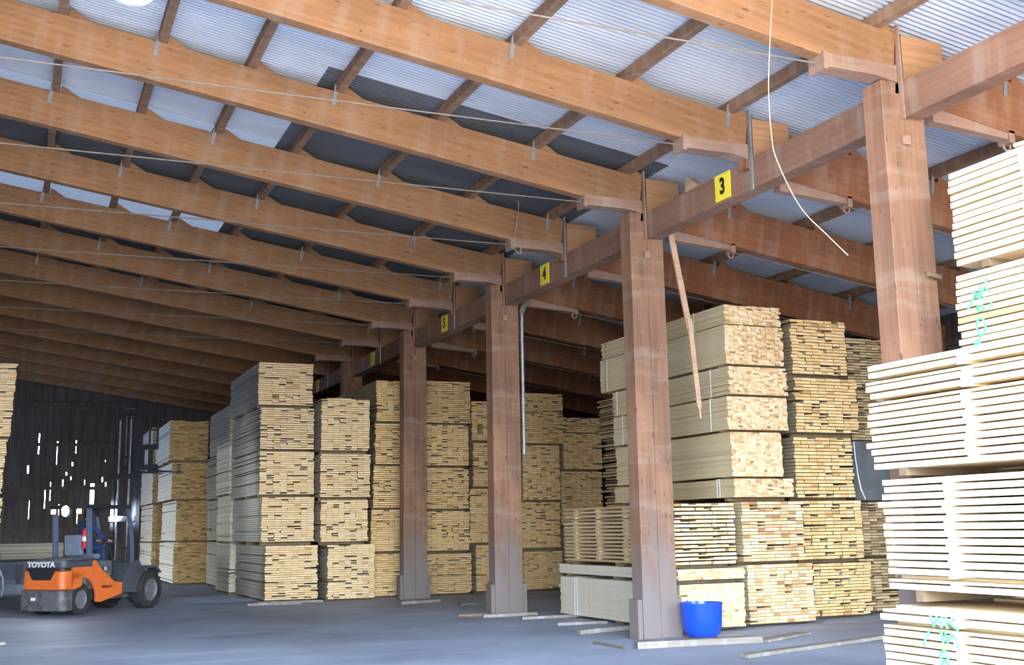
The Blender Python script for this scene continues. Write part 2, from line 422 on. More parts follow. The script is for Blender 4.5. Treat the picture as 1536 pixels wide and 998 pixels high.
while Y0 + k*SP < YBK-.3:
    if Y0 + k*SP > YF+.1:
        bpy.context.view_layer.update()
        rafter(k, 'left'); rafter(k, 'right')
    k += .5

PX0, PX1, PD = 8.19, 8.765, .30
def post(k):
    y = Y0 + k*SP
    L = 6.22
    mb = MB()                                          # local x runs up the post
    mb.box(0, L, 0, .285, 0, PD)                       # left laminate carries the rafter
    mb.box(0, L-.02, .29, PX1-PX0, .012, PD-.012)      # right laminate under the edge beam
    o = mb.build('timber_post', M['post'], None, (PX0, y, 0), (0, -PI/2, 0), bevel=.012)
    # local (x,y,z) -> world: rotate so x is up, y is across, z is depth
    o.matrix_world = Matrix(((0,1,0,PX0),(0,0,1,y),(1,0,0,0),(0,0,0,1)))
    for a, b in ((-.075,-.003),(PX1-PX0+.003,PX1-PX0+.075)):
        s = MB(); s.box(.0, .55, a, b, .02, PD-.02); s.build('base_board', M['post'], o, bevel=.006)
    s = MB(); s.box(5.52, 5.62, .22, .32, -.035, -.002); s.build('bolt_block', M['corbel'], o, bevel=.006)
    return tag(o, kind='structure')
k = -1
while Y0 + k*SP < YBK-.3:
    o = post(k)
    k += 1
# edge beam, one length between each pair of posts
k = -1
while Y0 + k*SP < YBK-.3:
    ya = Y0 + k*SP + PD + .004; yb = min(Y0 + (k+1)*SP - .004, YBK-.05)
    mb = MB(); mb.box(0, yb-ya, -.24, 0, 0, .40 if True else .5)
    m = mb.build('edge_beam', M['beam'], None, (XB, ya, 5.82), (0,0,PI/2), bevel=.006)
    tag(m, kind='structure'); k += 1

def text(name, body, size, m, parent, loc, rot, scale=(1,1,1), extrude=.002, offset=.006, center=True):
    cu = bpy.data.curves.new(name, 'FONT'); cu.body = body; cu.size = size; cu.extrude = extrude; cu.offset = offset
    if center: cu.align_x = 'CENTER'; cu.align_y = 'CENTER'
    tmp = bpy.data.objects.new(name+'_tmp', cu); COL.objects.link(tmp); bpy.context.view_layer.update()
    me = bpy.data.meshes.new_from_object(tmp.evaluated_get(bpy.context.evaluated_depsgraph_get()))
    bpy.data.objects.remove(tmp); me.materials.clear(); me.materials.append(m); me.name = name
    o = link(name, me, parent, loc, rot); o.scale = scale; return o

# ------------------------------------------------------------------ number signs on the edge beam
def number_sign(txt, yc, zc, label):
    t = thing('number_sign', label, 'sign', (XB-.012, yc, zc), 0, 'yellow bay numbers along the edge beam')
    mb = MB(); mb.box(-.006, .006, -.175, .175, -.18, .18); mb.build('plate', M['sign'], t)
    text('numeral', txt, .30, M['ink'], t, (-.009,0,0), (PI/2,0,-PI/2), (.85,1,1), .002, .012)
    return t
for txt, yc, lab in (('3',12.23,'yellow plate with black numeral 3 on the edge beam beside the nearest posts'),('4',17.85,'yellow plate with black numeral 4 on the edge beam'),
                     ('5',23.06,'yellow plate with black numeral 5 on the edge beam'),('6',28.6,'yellow plate on the dark edge beam above the stacks, next after numeral 5'),
                     ('7',34.6,'small far yellow plate on the edge beam beside the tall stack of pale boards')):
    number_sign(txt, yc, 6.03, lab)

# ------------------------------------------------------------------ lumber packs
PROTO = {}
def proto(w, t, L, m, v, thin):
    key = (round(w,4), round(t,4), round(L,2), m.name, v, thin)
    if key not in PROTO:
        tone = (.05,.2,.32,.45,.55,.62,.7,.8,.9,1.0)[v]
        hh = t*(.42 if thin else .97); ww = w*.985
        mb = MB(); mb.box(-ww/2, ww/2, 0, L, 0, hh, 0, tone)
        PROTO[key] = mb.mesh('board', m)
    return PROTO[key]
RP = random.Random(21)
def pack(x0, x1, yf, L, z0, z1, label, group, style='stick', m='yellow', nt=None, nw=8, indiv='ends', jit=.022, xj=.015, lean=0, yaw=0,
         bearer=.05, straps=(), sticker_y=(), sticker_parts=False, cat='lumber pack', gapf=.17, endcut=None):
    """A pack of boards running along y: front ends at yf, resting on bearers; boards that show are parts, the rest is one filling."""
    rx = (x0+x1)/2
    t = thing('lumber_pack', label, cat, (rx, yf, z0-bearer), yaw, group)
    W, H = x1-x0, z1-z0
    n = nt or max(2, int(round(H/.05))); pitch = H/n
    th = pitch*(1-gapf); w = W/nw
    mm = M[m]
    cand = []
    for i in range(n):
        ox = RP.uniform(-xj, xj) + lean*i/n
        for j in range(nw):
            v = RP.choice((0,1,2,2,3,3,4,4,5,5,6,6,7,7,8,9)) if style != 'tight' else RP.choice((1,2,3,3,4,4,5,5,6,6,7,7,8,9))
            thin = style != 'tight' and RP.random() < .10
            dy = RP.uniform(0, jit) + (RP.random() < .05)*RP.uniform(.02,.10)
            cand.append((i, j, -W/2 + w*(j+.5) + ox + RP.uniform(-.001,.001), dy, bearer + i*pitch, v, thin))
    if indiv == 'ends': order = sorted(cand, key=lambda c: (-(c[1]==0), -c[0], c[1])); keep = set(c[:2] for c in order[:100])
    elif indiv == 'side': keep = set(c[:2] for c in cand if c[1] == 0)
    else: keep = set()
    fill = MB()
    for i, j, x, dy, z, v, thin in cand:
        if (i, j) in keep:
            o = bpy.data.objects.new('board', proto(w, th, L, mm, v, thin)); COL.objects.link(o); o.parent = t; o.location = (x, dy, z)
        else:
            tone = (.05,.2,.32,.45,.55,.62,.7,.8,.9,1.0)[v]
            fill.box(x-w*.4925, x+w*.4925, dy, L+dy, z, z+th*(.42 if thin else .97), 0, tone)
    if fill.v:
        tag(link('board_filling', fill.mesh('board_filling', mm), t), kind='stuff')
    b = MB()
    if bearer > .012:
        for yy in (.06*L, .5*L-.05, .92*L):
            b = MB(); b.box(-W/2+.02, W/2-.02, yy, yy+.09, 0, bearer); b.build('bearer', M['bearer'], t)
    for sy in straps:
        s = MB(); e = .004; ww = .022; a, c, zz0, zz1 = -W/2-xj-.006, W/2+xj+.006, bearer-.002, bearer+H+.004
        s.box(a-e, a, sy, sy+ww, zz0, zz1); s.box(c, c+e, sy, sy+ww, zz0, zz1)
        s.box(a-e, c+e, sy, sy+ww, zz1, zz1+e)
        s.build('strap', M['strap'], t)
    if sticker_y:
        alls = MB()
        for i in range(1, n):
            for sy in sticker_y:
                dy = sy + RP.uniform(-.03,.03)
                zz = bearer + i*pitch
                tgt = MB() if sticker_parts else alls
                tgt.box(-W/2-.004, W/2, dy, dy+.09, zz-pitch*gapf-.002, zz+.0, 0, .8)
                if sticker_parts: link('sticker', tgt.mesh('sticker', mm), t)
        if not sticker_parts: tag(link('sticker_filling', alls.mesh('sticker_filling', mm), t), kind='stuff')
    return t
LV = ['lowest', 'second from floor', 'third from floor', 'fourth from floor', 'topmost']
def tower(where, yf, L, levels, group, names=None, **kw):
    n = len(levels); out = []
    for i, (x0, x1, z0, z1) in enumerate(levels):
        lv = 'topmost' if i == n-1 else LV[i]
        kk = dict(kw); 
        prev = levels[i-1][3] if i else 0
        kk.setdefault('gapf', RP.choice((.12,.15,.19,.24)))
        kk['bearer'] = max(.012, z0-prev-.001)
        out.append(pack(x0, x1, yf + RP.uniform(-.03,.03), L, z0, z1, f'{lv} pack of {where}', group, **kk))
    return out

G26 = 'packs in the middle row of towers'
tower('grey-sided boards in the tallest tower facing the forklift', 26.17, 3.75,
      [(5.235,6.44,.055,1.26),(5.13,6.34,1.35,2.36),(5.07,6.33,2.42,3.40),(5.07,6.32,3.46,4.42),(5.0,6.28,4.48,5.47)], G26, m='stick')
tower('boards in the shorter tower right beside the tallest tower', 25.75, 3.7,
      [(6.56,7.66,.05,1.26),(6.39,7.5,1.33,2.27),(6.37,7.55,2.34,3.33),(6.38,7.53,3.41,4.63)], G26, m='stick')
tower('boards in the tower left behind the numeral 5 post', 26.2, 3.8,
      [(7.70,8.88,.05,1.02),(7.72,8.90,1.08,2.05),(7.76,8.93,2.10,3.08),(7.81,8.96,3.13,4.10),(7.84,8.98,4.16,5.15)], G26, m='yellow')
tower('boards in the tower just right of numeral 5 post', 26.1, 3.8,
      [(9.05,10.22,.05,.99),(9.05,10.18,1.06,2.0),(9.06,10.17,2.06,3.04),(9.06,10.17,3.10,4.09),(9.06,10.23,4.14,5.17)], G26, m='yellow')
tower('boards in the narrow-looking tower left of numeral 4 post', 26.3, 3.8,
      [(10.42,11.55,.06,1.16),(10.27,11.5,1.23,2.54),(10.36,11.55,2.60,3.67),(10.33,11.5,3.74,4.72)], G26, m='yellow')
tower('boards in the tower just right of numeral 4 post', 26.25, 3.8,
      [(11.67,12.74,.055,.98),(11.63,12.71,1.07,2.20),(11.69,12.73,2.26,3.63),(11.71,12.84,3.69,4.97)], G26, m='yellow')
tower('boards in the lower tower left of the strapped planks', 26.35, 3.8,
      [(12.86,13.97,.055,.78),(12.86,13.97,.83,1.55),(12.78,13.97,1.60,2.98),(12.87,14.0,3.04,3.96),(12.87,14.0,3.99,4.38)], G26, m='yellow', indiv=None)
# further rows
GFAR = 'packs in the far rows behind the middle row'
tower('whitish boards in the stack close behind the tallest tower', 30.15, 2.1,
      [(5.12,6.3,.06,1.29),(5.10,6.3,1.34,2.53),(5.05,6.25,2.58,3.92)], GFAR, m='greyboard', indiv=None)
tower('boards in the far tower between tallest tower and forks', 32.45, 3.6,
      [(5.42,6.6,.06,1.30),(5.40,6.58,1.35,2.52),(5.36,6.5,2.57,3.80),(5.42,6.6,3.86,5.15)], GFAR, m='stick', indiv=None)
tower('boards in the far tower the raised forks reach', 36.6, 3.7,
      [(4.50,5.58,.06,1.29),(4.55,5.58,1.34,2.57),(4.38,5.50,2.62,3.74),(4.28,5.46,3.82,5.05)], GFAR, m='farend', indiv=None)
tower('boards in the farthest tower right beside the mast', 42.0, 4.0,
      [(4.42,5.5,.06,1.24),(4.42,5.5,1.29,2.58),(4.38,5.48,2.63,3.90),(4.33,5.45,3.95,5.30)], GFAR, m='farend', indiv=None)
tower('boards in the tower at the photo\'s left edge', 26.2, 3.8,
      [(-1.55,-.33,.06,1.2),(-1.55,-.33,1.26,2.4),(-1.52,-.31,2.46,3.6),(-1.48,-.20,3.66,5.22)], G26, m='stick', indiv=None, lean=.07)

# right-hand group behind the nearest full post
GR = 'packs in the block behind the blue tub'
def one(lv, x0, x1, yf, L, z0, z1, **kw): return pack(x0, x1, yf, L, z0, z1, lv, GR, **kw)
one('grey-sided strapped pack on the floor behind the post by the blue tub', 9.10,10.25,14.8,4.05,.055,.70, style='tight', m='greyside', nt=18, nw=9, gapf=.03, straps=(3.35,3.45), jit=.035, xj=.012)
one('thin strapped pack lying on the grey-sided strapped pack behind the post', 9.08,10.27,14.8,4.05,.765,.925, style='tight', m='greyside', nt=5, nw=8, gapf=.05, jit=.03, bearer=.06, xj=.02)
one('gappy stickered pack with open sides left of the post, above the grey strapped pack', 9.08,10.17,14.85,3.75,.99,1.92, m='tan', nt=15, nw=8, gapf=.36, bearer=.06, jit=.03, sticker_y=(.55,1.5,2.45,3.3), sticker_parts=True)
one('pale stickered pack on the floor right of the blue tub', 10.50,11.75,15.05,4.0,.05,.95, m='pale', nt=17, nw=9, gapf=.10, bearer=.045)
one('mixed brown and pale pack second from floor, directly above the pack right of the tub', 10.44,11.62,15.05,4.0,1.0,1.93, m='pale', nt=18, nw=8, gapf=.14, bearer=.045)
ST = ' in the tall strapped column'
one('thin strapped bundle with whitish ends at the foot of the tall strapped column', 10.40,11.54,15.15,3.95,2.00,2.29, style='tight', m='pale', nt=9, nw=11, gapf=.03, straps=(.38,.45), bearer=.06)
one('strapped plank pack second from the foot of the tall strapped column', 10.38,11.36,15.15,3.8,2.325,3.03, style='tight', m='pale', nt=20, nw=12, gapf=.02, straps=(3.1,), bearer=.03)
one('strapped plank pack third from the foot of the tall strapped column', 10.34,11.50,15.15,3.8,3.07,3.60, style='tight', m='pale', nt=16, nw=13, gapf=.02, straps=(.45,3.4), bearer=.035)
one('strapped plank pack fourth from the foot of the tall strapped column', 10.40,11.53,15.15,3.9,3.64,4.09, style='tight', m='pale', nt=14, nw=13, gapf=.02, straps=(.5,3.9-.2), bearer=.035)
one('strapped plank pack next to the top of the tall strapped column', 10.36,11.50,15.15,4.3,4.13,4.77, style='tight', m='pale', nt=19, nw=13, gapf=.02, straps=(.9,4.0), bearer=.035, jit=.05, xj=.012)
one('topmost strapped plank pack, crowning the tall strapped column under the rafters', 10.38,11.47,15.15,4.25,4.79,5.10, style='tight', m='pale', nt=9, nw=12, gapf=.03, straps=(.9,), bearer=.018, jit=.06)
tower('yellow boards in the tower right of strapped column', 15.65, 3.9,
      [(12.2,13.40,.05,.91),(12.07,13.30,.98,1.95),(12.0,13.22,2.0,3.02),(12.08,13.40,3.10,4.04),(12.03,13.20,4.10,5.05)], GR, m='yellow', gapf=.17, nt=17, jit=.03)
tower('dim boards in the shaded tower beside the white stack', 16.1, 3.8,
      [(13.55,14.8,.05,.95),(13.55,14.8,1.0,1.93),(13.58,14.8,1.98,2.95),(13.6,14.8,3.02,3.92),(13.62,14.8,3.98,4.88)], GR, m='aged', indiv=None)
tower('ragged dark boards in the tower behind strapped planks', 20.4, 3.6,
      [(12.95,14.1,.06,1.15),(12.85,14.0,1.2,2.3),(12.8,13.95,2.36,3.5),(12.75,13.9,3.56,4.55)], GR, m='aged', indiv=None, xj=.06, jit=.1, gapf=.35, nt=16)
w = MB(); w.box(13.535, 14.83, 16.02, 16.07, 1.95, 2.99); w.box(13.50, 13.53, 16.02, 18.5, 1.95, 2.99)
o = w.build('plastic_cover', M['wrap'], None); tag(o, 'grey plastic sheet hanging over a pack beside the white stack', 'cover')
w = MB(); w.tube([(13.53,16.0,2.98),(13.54,15.995,2.7),(13.57,15.995,2.4),(13.62,15.995,2.15),(13.70,15.995,1.97)], .012, 6); w.build('hem_cord', M['strap'], o, smooth=True)

# near stack on the right, long sides towards the aisle
GN = 'packs in the bright stack nearest the entrance'
NY = 3.1; NL = 8.3-NY
def near(x0, z0, z1, label, n, **kw):
    return pack(x0, x0+1.12, NY, NL, z0, z1, label, GN, m='fresh', nt=n, nw=7, indiv='side', jit=-.03, xj=.02, **kw)
near(7.20,.05,.86,'bright white pack with green crayon marks on the floor at the entrance', 12, gapf=.22, bearer=.045, sticker_y=(1.5,3.3,4.25), sticker_parts=True)
near(7.30,.99,1.98,'bright white stickered pack second from floor in the nearest stack', 15, gapf=.24, bearer=.10, sticker_y=(1.6,3.35,4.35), sticker_parts=True)
near(7.21,2.06,3.03,'topmost white stickered pack of the nearest column, covering the foot of the post', 15, gapf=.24, bearer=.07, sticker_y=(1.5,2.9,3.95), sticker_parts=True)
near(8.40,3.06,3.98,'cream pack with green crayon marks behind the nearest column', 13, gapf=.22, bearer=.05, sticker_y=(1.5,3.9), sticker_parts=True)
near(8.42,4.07,5.03,'topmost cream pack of the column behind, high under the roof', 13, gapf=.22, bearer=.08, sticker_y=(1.5,4.2), sticker_parts=True)
for i, (a, b) in enumerate(((.05,1.0),(1.05,2.0),(2.05,3.0))):     # the hidden packs that carry the rear column
    pack(8.46, 9.56, NY, NL-.1, a, b, ('lowest','middle','uppermost')[i] + ' covered pack beneath the cream packs, behind the white stack', GN, m='fresh', nt=15, nw=6, indiv=None, bearer=.045)
b = MB(); b.box(-.05,.9,0,.12,0,.035); b.box(.1,.62,.14,.27,0,.03)
o = b.build('loose_board', M['fresh'], None, (8.5, 7.35, 5.035), (0,0,.25)); tag(o, 'loose pale board lying on top of the highest cream pack', 'board')

def crayon(parent_label, strokes, x, ybase, zbase, sy, sz, parent):
    mb = MB()
    for st in strokes:
        pts = [(x, ybase - u*sy, zbase + v*sz) for u, v in st]
        mb.tube(pts, .011, 5)
    o = mb.build('crayon_mark', M['green'], parent, smooth=True); o.matrix_parent_inverse = parent.matrix_world.inverted()
    o['label'] = 'green crayon marking'; return o
def arc(cx, cy, rx, ry, a0=0, a1=360, n=12): return [(cx+rx*math.cos(math.radians(a0+(a1-a0)*i/n)), cy+ry*math.sin(math.radians(a0+(a1-a0)*i/n))) for i in range(n+1)]
bpy.context.view_layer.update()
NP = [o for o in bpy.data.objects if o.get('group') == GN and o.get('label','').find('crayon') > 0]
low = [o for o in NP if 'floor at' in o['label']][0]; mid = [o for o in NP if 'behind the nearest' in o['label']][0]
S_M = [[(0,1),(.1,.55),(.2,.95),(.34,.55),(.38,1)]]; S_K = [[(.5,1),(.52,.5)],[(.8,.95),(.55,.72),(.85,.5)]]
crayon('', S_M + S_K + [[(-.06,.4),(-.12,.1)],[(-.2,.0),(-.28,-.3)],[(.3,.4),(.36,-.1)],[(.42,.4),(.5,-.1),(.62,.25)],[(.62,.35),(.78,.1),(.8,-.25)], arc(.35,-.62,.13,.2), arc(.37,-1.1,.13,.24)],
       7.166, 7.66, .60, .36, .20, low)
crayon('', [[(0,0),(.25,.5)],[(.2,.55),(.5,.3)],[(.42,.75),(.35,.2)],[(.55,.62),(.3,.35)],[(.62,1),(.55,.6),(.7,.45)], arc(.36,-.05,.1,.1), [(.7,.05),(.62,-.2)], arc(.34,-.72,.13,.3,40,400), [(.3,-1.0),(.2,-1.3),(.12,-1.5)], arc(.2,-1.38,.1,.12)],
       8.366, 8.12, 3.60, .42, .27, mid)

mb = MB(); mb.prism([(0,0),(.34,0),(.30,.05),(.10,.20),(.04,.19)], -.06, .06); 
tag(mb.build('wood_offcut', M['lath'], None, (8.52,13.2,6.223), (0,0,-PI/2), bevel=.008), 'pale wedge of wood left lying on the edge beam by the 3 sign', 'offcut')

# ------------------------------------------------------------------ small things by the posts
t = thing('plastic_tub', 'round blue plastic tub on the floor beside the nearest full post', 'tub', (8.98,14.05,0))
prof = [(0,.012),(.13,.012),(.19,.02),(.245,.07),(.275,.16),(.288,.30),(.297,.46),(.302,.485),(.302,.497),(.288,.497),(.280,.46),(.268,.2),(.235,.10),(.15,.05),(0,.045)]
mb = MB(); mb.lathe(prof, 48); mb.build('body', M['blue'], t, smooth=True)
mb = MB(); mb.lathe([(0,.40),(.12,.42),(.2,.405),(.277,.385)], 32); mb.build('sawdust_filling', M['sawdust'], t, smooth=True)

o = MB().bar((8.80,14.62,6.02),(9.02,14.20,3.86),.10,.03,(1,0,0)).prism([(0,0),(0,0),(0,0)],0,0).build('lath', M['lath']) if False else None
t = thing('hanging_lath', 'long thin weathered lath leaning down from the beam beside the numeral 3 post', 'lath', (8.84,14.25,6.0))
mb = MB(); mb.bar((0,0,0),(.20,-.12,-1.55),.09,.03,(0,1,0)); mb.build('upper_length', M['lath'], t)
mb = MB(); mb.bar((.185,-.145,-1.40),(.285,-.155,-2.72),.075,.03,(0,1,0)); mb.bar((.284,-.155,-2.70),(.295,-.157,-2.88),.035,.025,(0,1,0)); mb.build('lower_length', M['lath'], t)

t = thing('drain_pipe', 'slim grey pipe with an elbow running down the post under numeral 4', 'pipe', (8.81,19.72,0))
mb = MB(); mb.tube([(0,0,2.95),(0,0,5.45),(.0,-.01,5.6),(-.02,-.04,5.68)], .033, 10); mb.build('pipe', M['steel'], t, smooth=True)
mb = MB(); mb.tube([(-.02,-.04,5.66),(.0,-.05,5.76),(.06,-.04,5.86),(.13,-.02,5.92)], [.05,.062,.066,.07], 12); mb.build('elbow', M['wire'], t, smooth=True)

def rope(name, pts, r, label):
    mb = MB(); P = [Vector(p) for p in pts]; out = []
    for i in range(len(P)-1):
        a, b, c, d = P[max(i-1,0)], P[i], P[i+1], P[min(i+2,len(P)-1)]
        for s in range(6):
            u = s/6; out.append(.5*((2*b)+(c-a)*u+(2*a-5*b+4*c-d)*u*u+(3*b-a-3*c+d)*u**3))
    out.append(P[-1]); mb.tube(out, r, 6)
    o = mb.build(name, M['rope'], smooth=True); return tag(o, label, 'rope')
rope('hanging_rope', [(6.30,8.0,roof_z(6.3)),(6.17,8.0,6.36),(6.10,8.0,5.8),(6.068,8.0,5.435),(6.072,8.0,5.056),(6.114,8.0,4.811),(6.34,8.0,4.399),(6.619,8.0,4.164),(6.846,8.0,3.99)], .005, 'long pale rope dangling loose from the roof in front of the beam with numeral 3')
rope('hanging_rope', [(7.51,16.95,7.2),(7.545,16.93,6.95),(7.50,16.92,6.65),(7.45,16.92,6.42),(7.43,16.92,6.27),(7.47,16.92,6.17),(7.56,16.92,6.12),(7.56,16.92,6.33)], .009, 'short thin rope with a loop hanging by the rafter between numerals 3 and 4')

t = thing('pendant_lamp', 'white bowl lamp hanging from the roof at the upper left', 'lamp', (.72,10.2,6.36))
mb = MB(); mb.lathe([(0,0),(.06,.002),(.12,.014),(.17,.04),(.205,.08),(.21,.12),(.19,.17),(.12,.24),(.07,.30),(.07,.38),(0,.40)], 40); mb.build('bowl', M['lampglass'], t, smooth=True)
mb = MB(); mb.tube([(0,0,.39),(0,0,roof_z(.72)-6.38)], .012, 8); mb.build('stem', M['steel'], t, smooth=True)

# steel peg on the nearest post
mb = MB(); mb.tube([(8.62,8.865,4.12),(8.62,8.835,4.12)], .018, 8); mb.tube([(8.60,8.835,4.12),(8.76,8.835,4.10)], .026, 8)
tag(mb.build('dark_peg', M['bearer'], smooth=True), 'short dark peg fixed across the edge of the nearest post beside the cream packs', 'peg')

# scrap boards on the floor
def scrap(p, q, w, h, label, m='old_wood'):
    p, q = Vector((*p,0)), Vector((*q,0)); d = q-p
    mb = MB(); L = d.length
    mb.add([(0,-w/2,0),(L,-w/2*.9,0),(L-.03,w/2,0),(.04,w/2,0),(0,-w/2,h),(L-.02,-w/2*.9,h),(L-.05,w/2,h*.95),(.02,w/2,h)],
           [(0,3,2,1),(4,5,6,7),(0,1,5,4),(1,2,6,5),(2,3,7,6),(3,0,4,7)])
    o = mb.build('scrap_board', M[m], None, (p.x,p.y,.004), (0,0,math.atan2(d.y,d.x)), bevel=.006)
    return tag(o, label, 'board', 'scrap boards lying on the floor')
scrap((4.70,25.35),(5.85,25.15),.10,.05,'scrap board on the floor in front of the tallest tower', 'old_wood')
scrap((5.0,25.75),(6.45,25.62),.10,.05,'greyish scrap board against the foot of the tallest tower', 'old_wood')
scrap((7.60,23.62),(8.62,23.98),.10,.06,'pale scrap board at the foot of the post under numeral 5')
scrap((7.72,19.25),(8.80,19.28),.14,.06,'scrap board across the foot of the post under numeral 4')
scrap((7.45,19.75),(8.02,19.6),.16,.05,'short dark scrap at the left of the post under numeral 4', 'bearer')
scrap((8.15,18.52),(9.45,18.42),.16,.05,'long pale scrap board in front of the post under numeral 4')
scrap((8.15,17.07),(9.0,16.93),.12,.05,'pale scrap board nearest the end of the grey-sided strapped pack')
scrap((7.74,15.50),(9.05,15.85),.13,.07,'pale stencilled scrap board left of the nearest full post')
scrap((7.40,14.30),(7.38,13.42),.07,.02,'thin brown slat on the floor left of the nearest full post', 'bearer')
scrap((7.50,13.36),(9.30,13.12),.20,.09,'thick grey beam lying in front of the nearest full post')
scrap((9.32,13.13),(10.5,13.7),.22,.04,'dusty flat board continuing from the thick grey beam towards the block')
scrap((8.05,11.72),(11.3,12.75),.16,.05,'long dusty board on the floor between the blue tub and the camera')
scrap((8.55,22.55),(9.5,22.95),.10,.03,'thin dusty scrap between the posts under numerals 4 and 5')
scrap((-.9,18.86),(-.02,18.80),.10,.05,'pale scrap board at the left edge of the photo')

# ------------------------------------------------------------------ trailer with grey boards behind the forklift
t = thing('flatbed_trailer', 'blue grey flatbed trailer parked behind the forklift', 'trailer', (-1.2,33.2,0))
mb = MB(); mb.box(-3.0,2.9,0,1.9,.78,.90); mb.build('deck', M['trailer'], t)
mb = MB(); mb.box(-3.0,2.7,-.02,.10,.05,.32); mb.build('side_rail', M['rail'], t, bevel=.02)
mb = MB(); mb.box(-3.0,2.8,.25,.45,.42,.78); mb.build('chassis', M['trailer'], t)
for x in (-2.0,-.6,1.3):
    mb = MB(); mb.box(x,x+.12,.0,.09,.30,.80); mb.build('stanchion', M['darksteel'], t)
for x in (-1.3, 2.05):
    mb = MB(); mb.lathe([(0,-.1),(.2,-.1),(.36,-.09),(.40,-.05),(.40,.12),(.36,.15),(0,.15)], 24, (x,1.0,.40), 'y'); mb.build('wheel', M['rubber'], t, smooth=True)
pk = MB(); tt = thing('lumber_pack', 'grey weathered board pack lying crosswise on the trailer behind the forklift', 'lumber pack', (-1.2,33.25,.90))
rr = random.Random(3)
for i in range(10):
    for j in range(4):
        dx = rr.uniform(-.02,.02)
        pk.box(-2.9+dx, 2.42+dx, .0+j*.3+.002, .3+j*.3-.002, .07+i*.04, .07+i*.04+.037, 0, rr.random())
tag(pk.build('board_filling', M['greyboard'], tt), kind='stuff')
for x in (-2.3,-.4,1.9):
    mb = MB(); mb.box(x,x+.12,.02,1.18,0,.07); mb.build('bearer', M['bearer'], tt)
mb = MB(); mb.tube([(-.75,32.9,1.05),(-.55,32.85,.95),(-.33,32.82,.75),(-.22,32.8,.5),(-.2,32.8,.25),(-.24,32.8,.03)], .03, 8)
tag(mb.build('white_hose', M['white'], smooth=True), 'white hose curving down beside the trailer', 'hose')

# ------------------------------------------------------------------ forklift (local x forward, y left, origin under the rear axle)
PHI = math.radians(44)
FX, FY = 1.29 - .52*math.sin(PHI), 24.9 + .52*math.cos(PHI)
fk = thing('forklift', 'orange and grey forklift with raised mast and lit rear lamp', 'forklift', (FX,FY,0), PHI)
def rounded(xr, xf, hw, r, n=6):                        # plan outline: rounded rear corners
    p = []
    for i in range(n+1): a = PI + PI/2*i/n; p.append((xr+r+r*math.cos(a), -hw+r+r*math.sin(a)))
    q = [(x,-y) for x,y in p][::-1]
    return [(xf,-hw)] [:0] + p + [(xf,-hw),(xf,hw)] + q
cw = MB()
cw.prism(rounded(-.60,.02,.60,.16), .52, .90, axis='z'); cw.build('counterweight', M['orange'], fk, bevel=.025)
bm_ = MB(); bm_.prism(rounded(-.63,-.30,.63,.17), .10, .515, axis='z'); bm_.build('rear_bumper', M['grime'], fk, bevel=.02)
pl = MB(); pl.box(-.645,-.632,-.52,-.12,.13,.47); pl.build('bumper_plate', M['rim'], fk)
lt = MB(); lt.box(-.645,-.633,.12,.24,.31,.37); lt.build('rear_reflector', M['white'], fk)
gr = MB(); gr.prism(rounded(-.57,-.05,.56,.14), .905, .955, axis='z'); gr.build('grille_recess', M['darksteel'], fk)
hd = MB(); hd.prism(rounded(-.605,.30,.61,.15), .96, 1.09, axis='z'); hd.build('name_band', M['charcoal'], fk, bevel=.02)
ho = MB(); ho.prism([(-.52,1.095),(-.3,1.14),(.42,1.16),(.42,1.095)], -.54, .54); ho.build('hood', M['charcoal'], fk, bevel=.02)
# dark sunken grille mouth in the rear face
gm = MB(); gm.prism([(-.40,.93),(.40,.93),(.26,.72),(-.26,.72)], -.612, -.600, axis='x'); gm.build('grille', M['darksteel'], fk)
text('lettering', 'TOYOTA', .17, M['white'], fk, (-.613,.02,1.025), (PI/2,0,-PI/2), (1.12,.85,1), .004, .006)
# orange side skirts with a rear-wheel arch, sweeping down to the step
side = [(-.02,.52),(.06,.52)] 
arch = [(.0-.0,.52)]
sp = [(-.30,.52),(-.30,1.06),(.42,1.09),(.52,.96),(1.05,.62),(1.30,.60),(1.30,.36),(.62,.22)] + [(.0+.46*math.cos(math.radians(a)),.30+.46*math.sin(math.radians(a))) for a in range(-8,152,16)]
for s in (-1, 1):
    mb = MB(); y = .60*s
    mb.prism(sp, *sorted((y, y-.06*s))); mb.build('side_panel', M['orange'], fk, bevel=.012)
co = MB(); co.box(-.28,1.0,-.53,.53,.50,1.07); co.box(-.1,2.0,-.34,.34,.25,.56); co.build('chassis', M['grime'], fk, bevel=.02)
fl = MB(); fl.box(.9,1.75,-.50,.50,.50,.60); fl.box(.62,.95,-.60,-.5,.5,.56); fl.build('footwell', M['charcoal'], fk)
cowl = MB(); cowl.prism([(1.28,.38),(1.28,.60),(1.62,.98),(1.86,1.05),(1.95,.98),(1.95,.38)], -.58, .58); cowl.build('front_cowl', M['charcoal'], fk, bevel=.02)
for s in (-1,1):                                         # fenders over the drive wheels
    mb = MB(); yo = sorted((.42*s,.76*s))
    arcp = [(2.1+.52*math.cos(math.radians(a)), .41+.52*math.sin(math.radians(a))) for a in range(45,186,14)]
    arci = [(2.1+.48*math.cos(math.radians(a)), .41+.48*math.sin(math.radians(a))) for a in range(185,44,-14)]
    mb.prism(arcp+arci, *yo); mb.build('fender', M['charcoal'], fk)
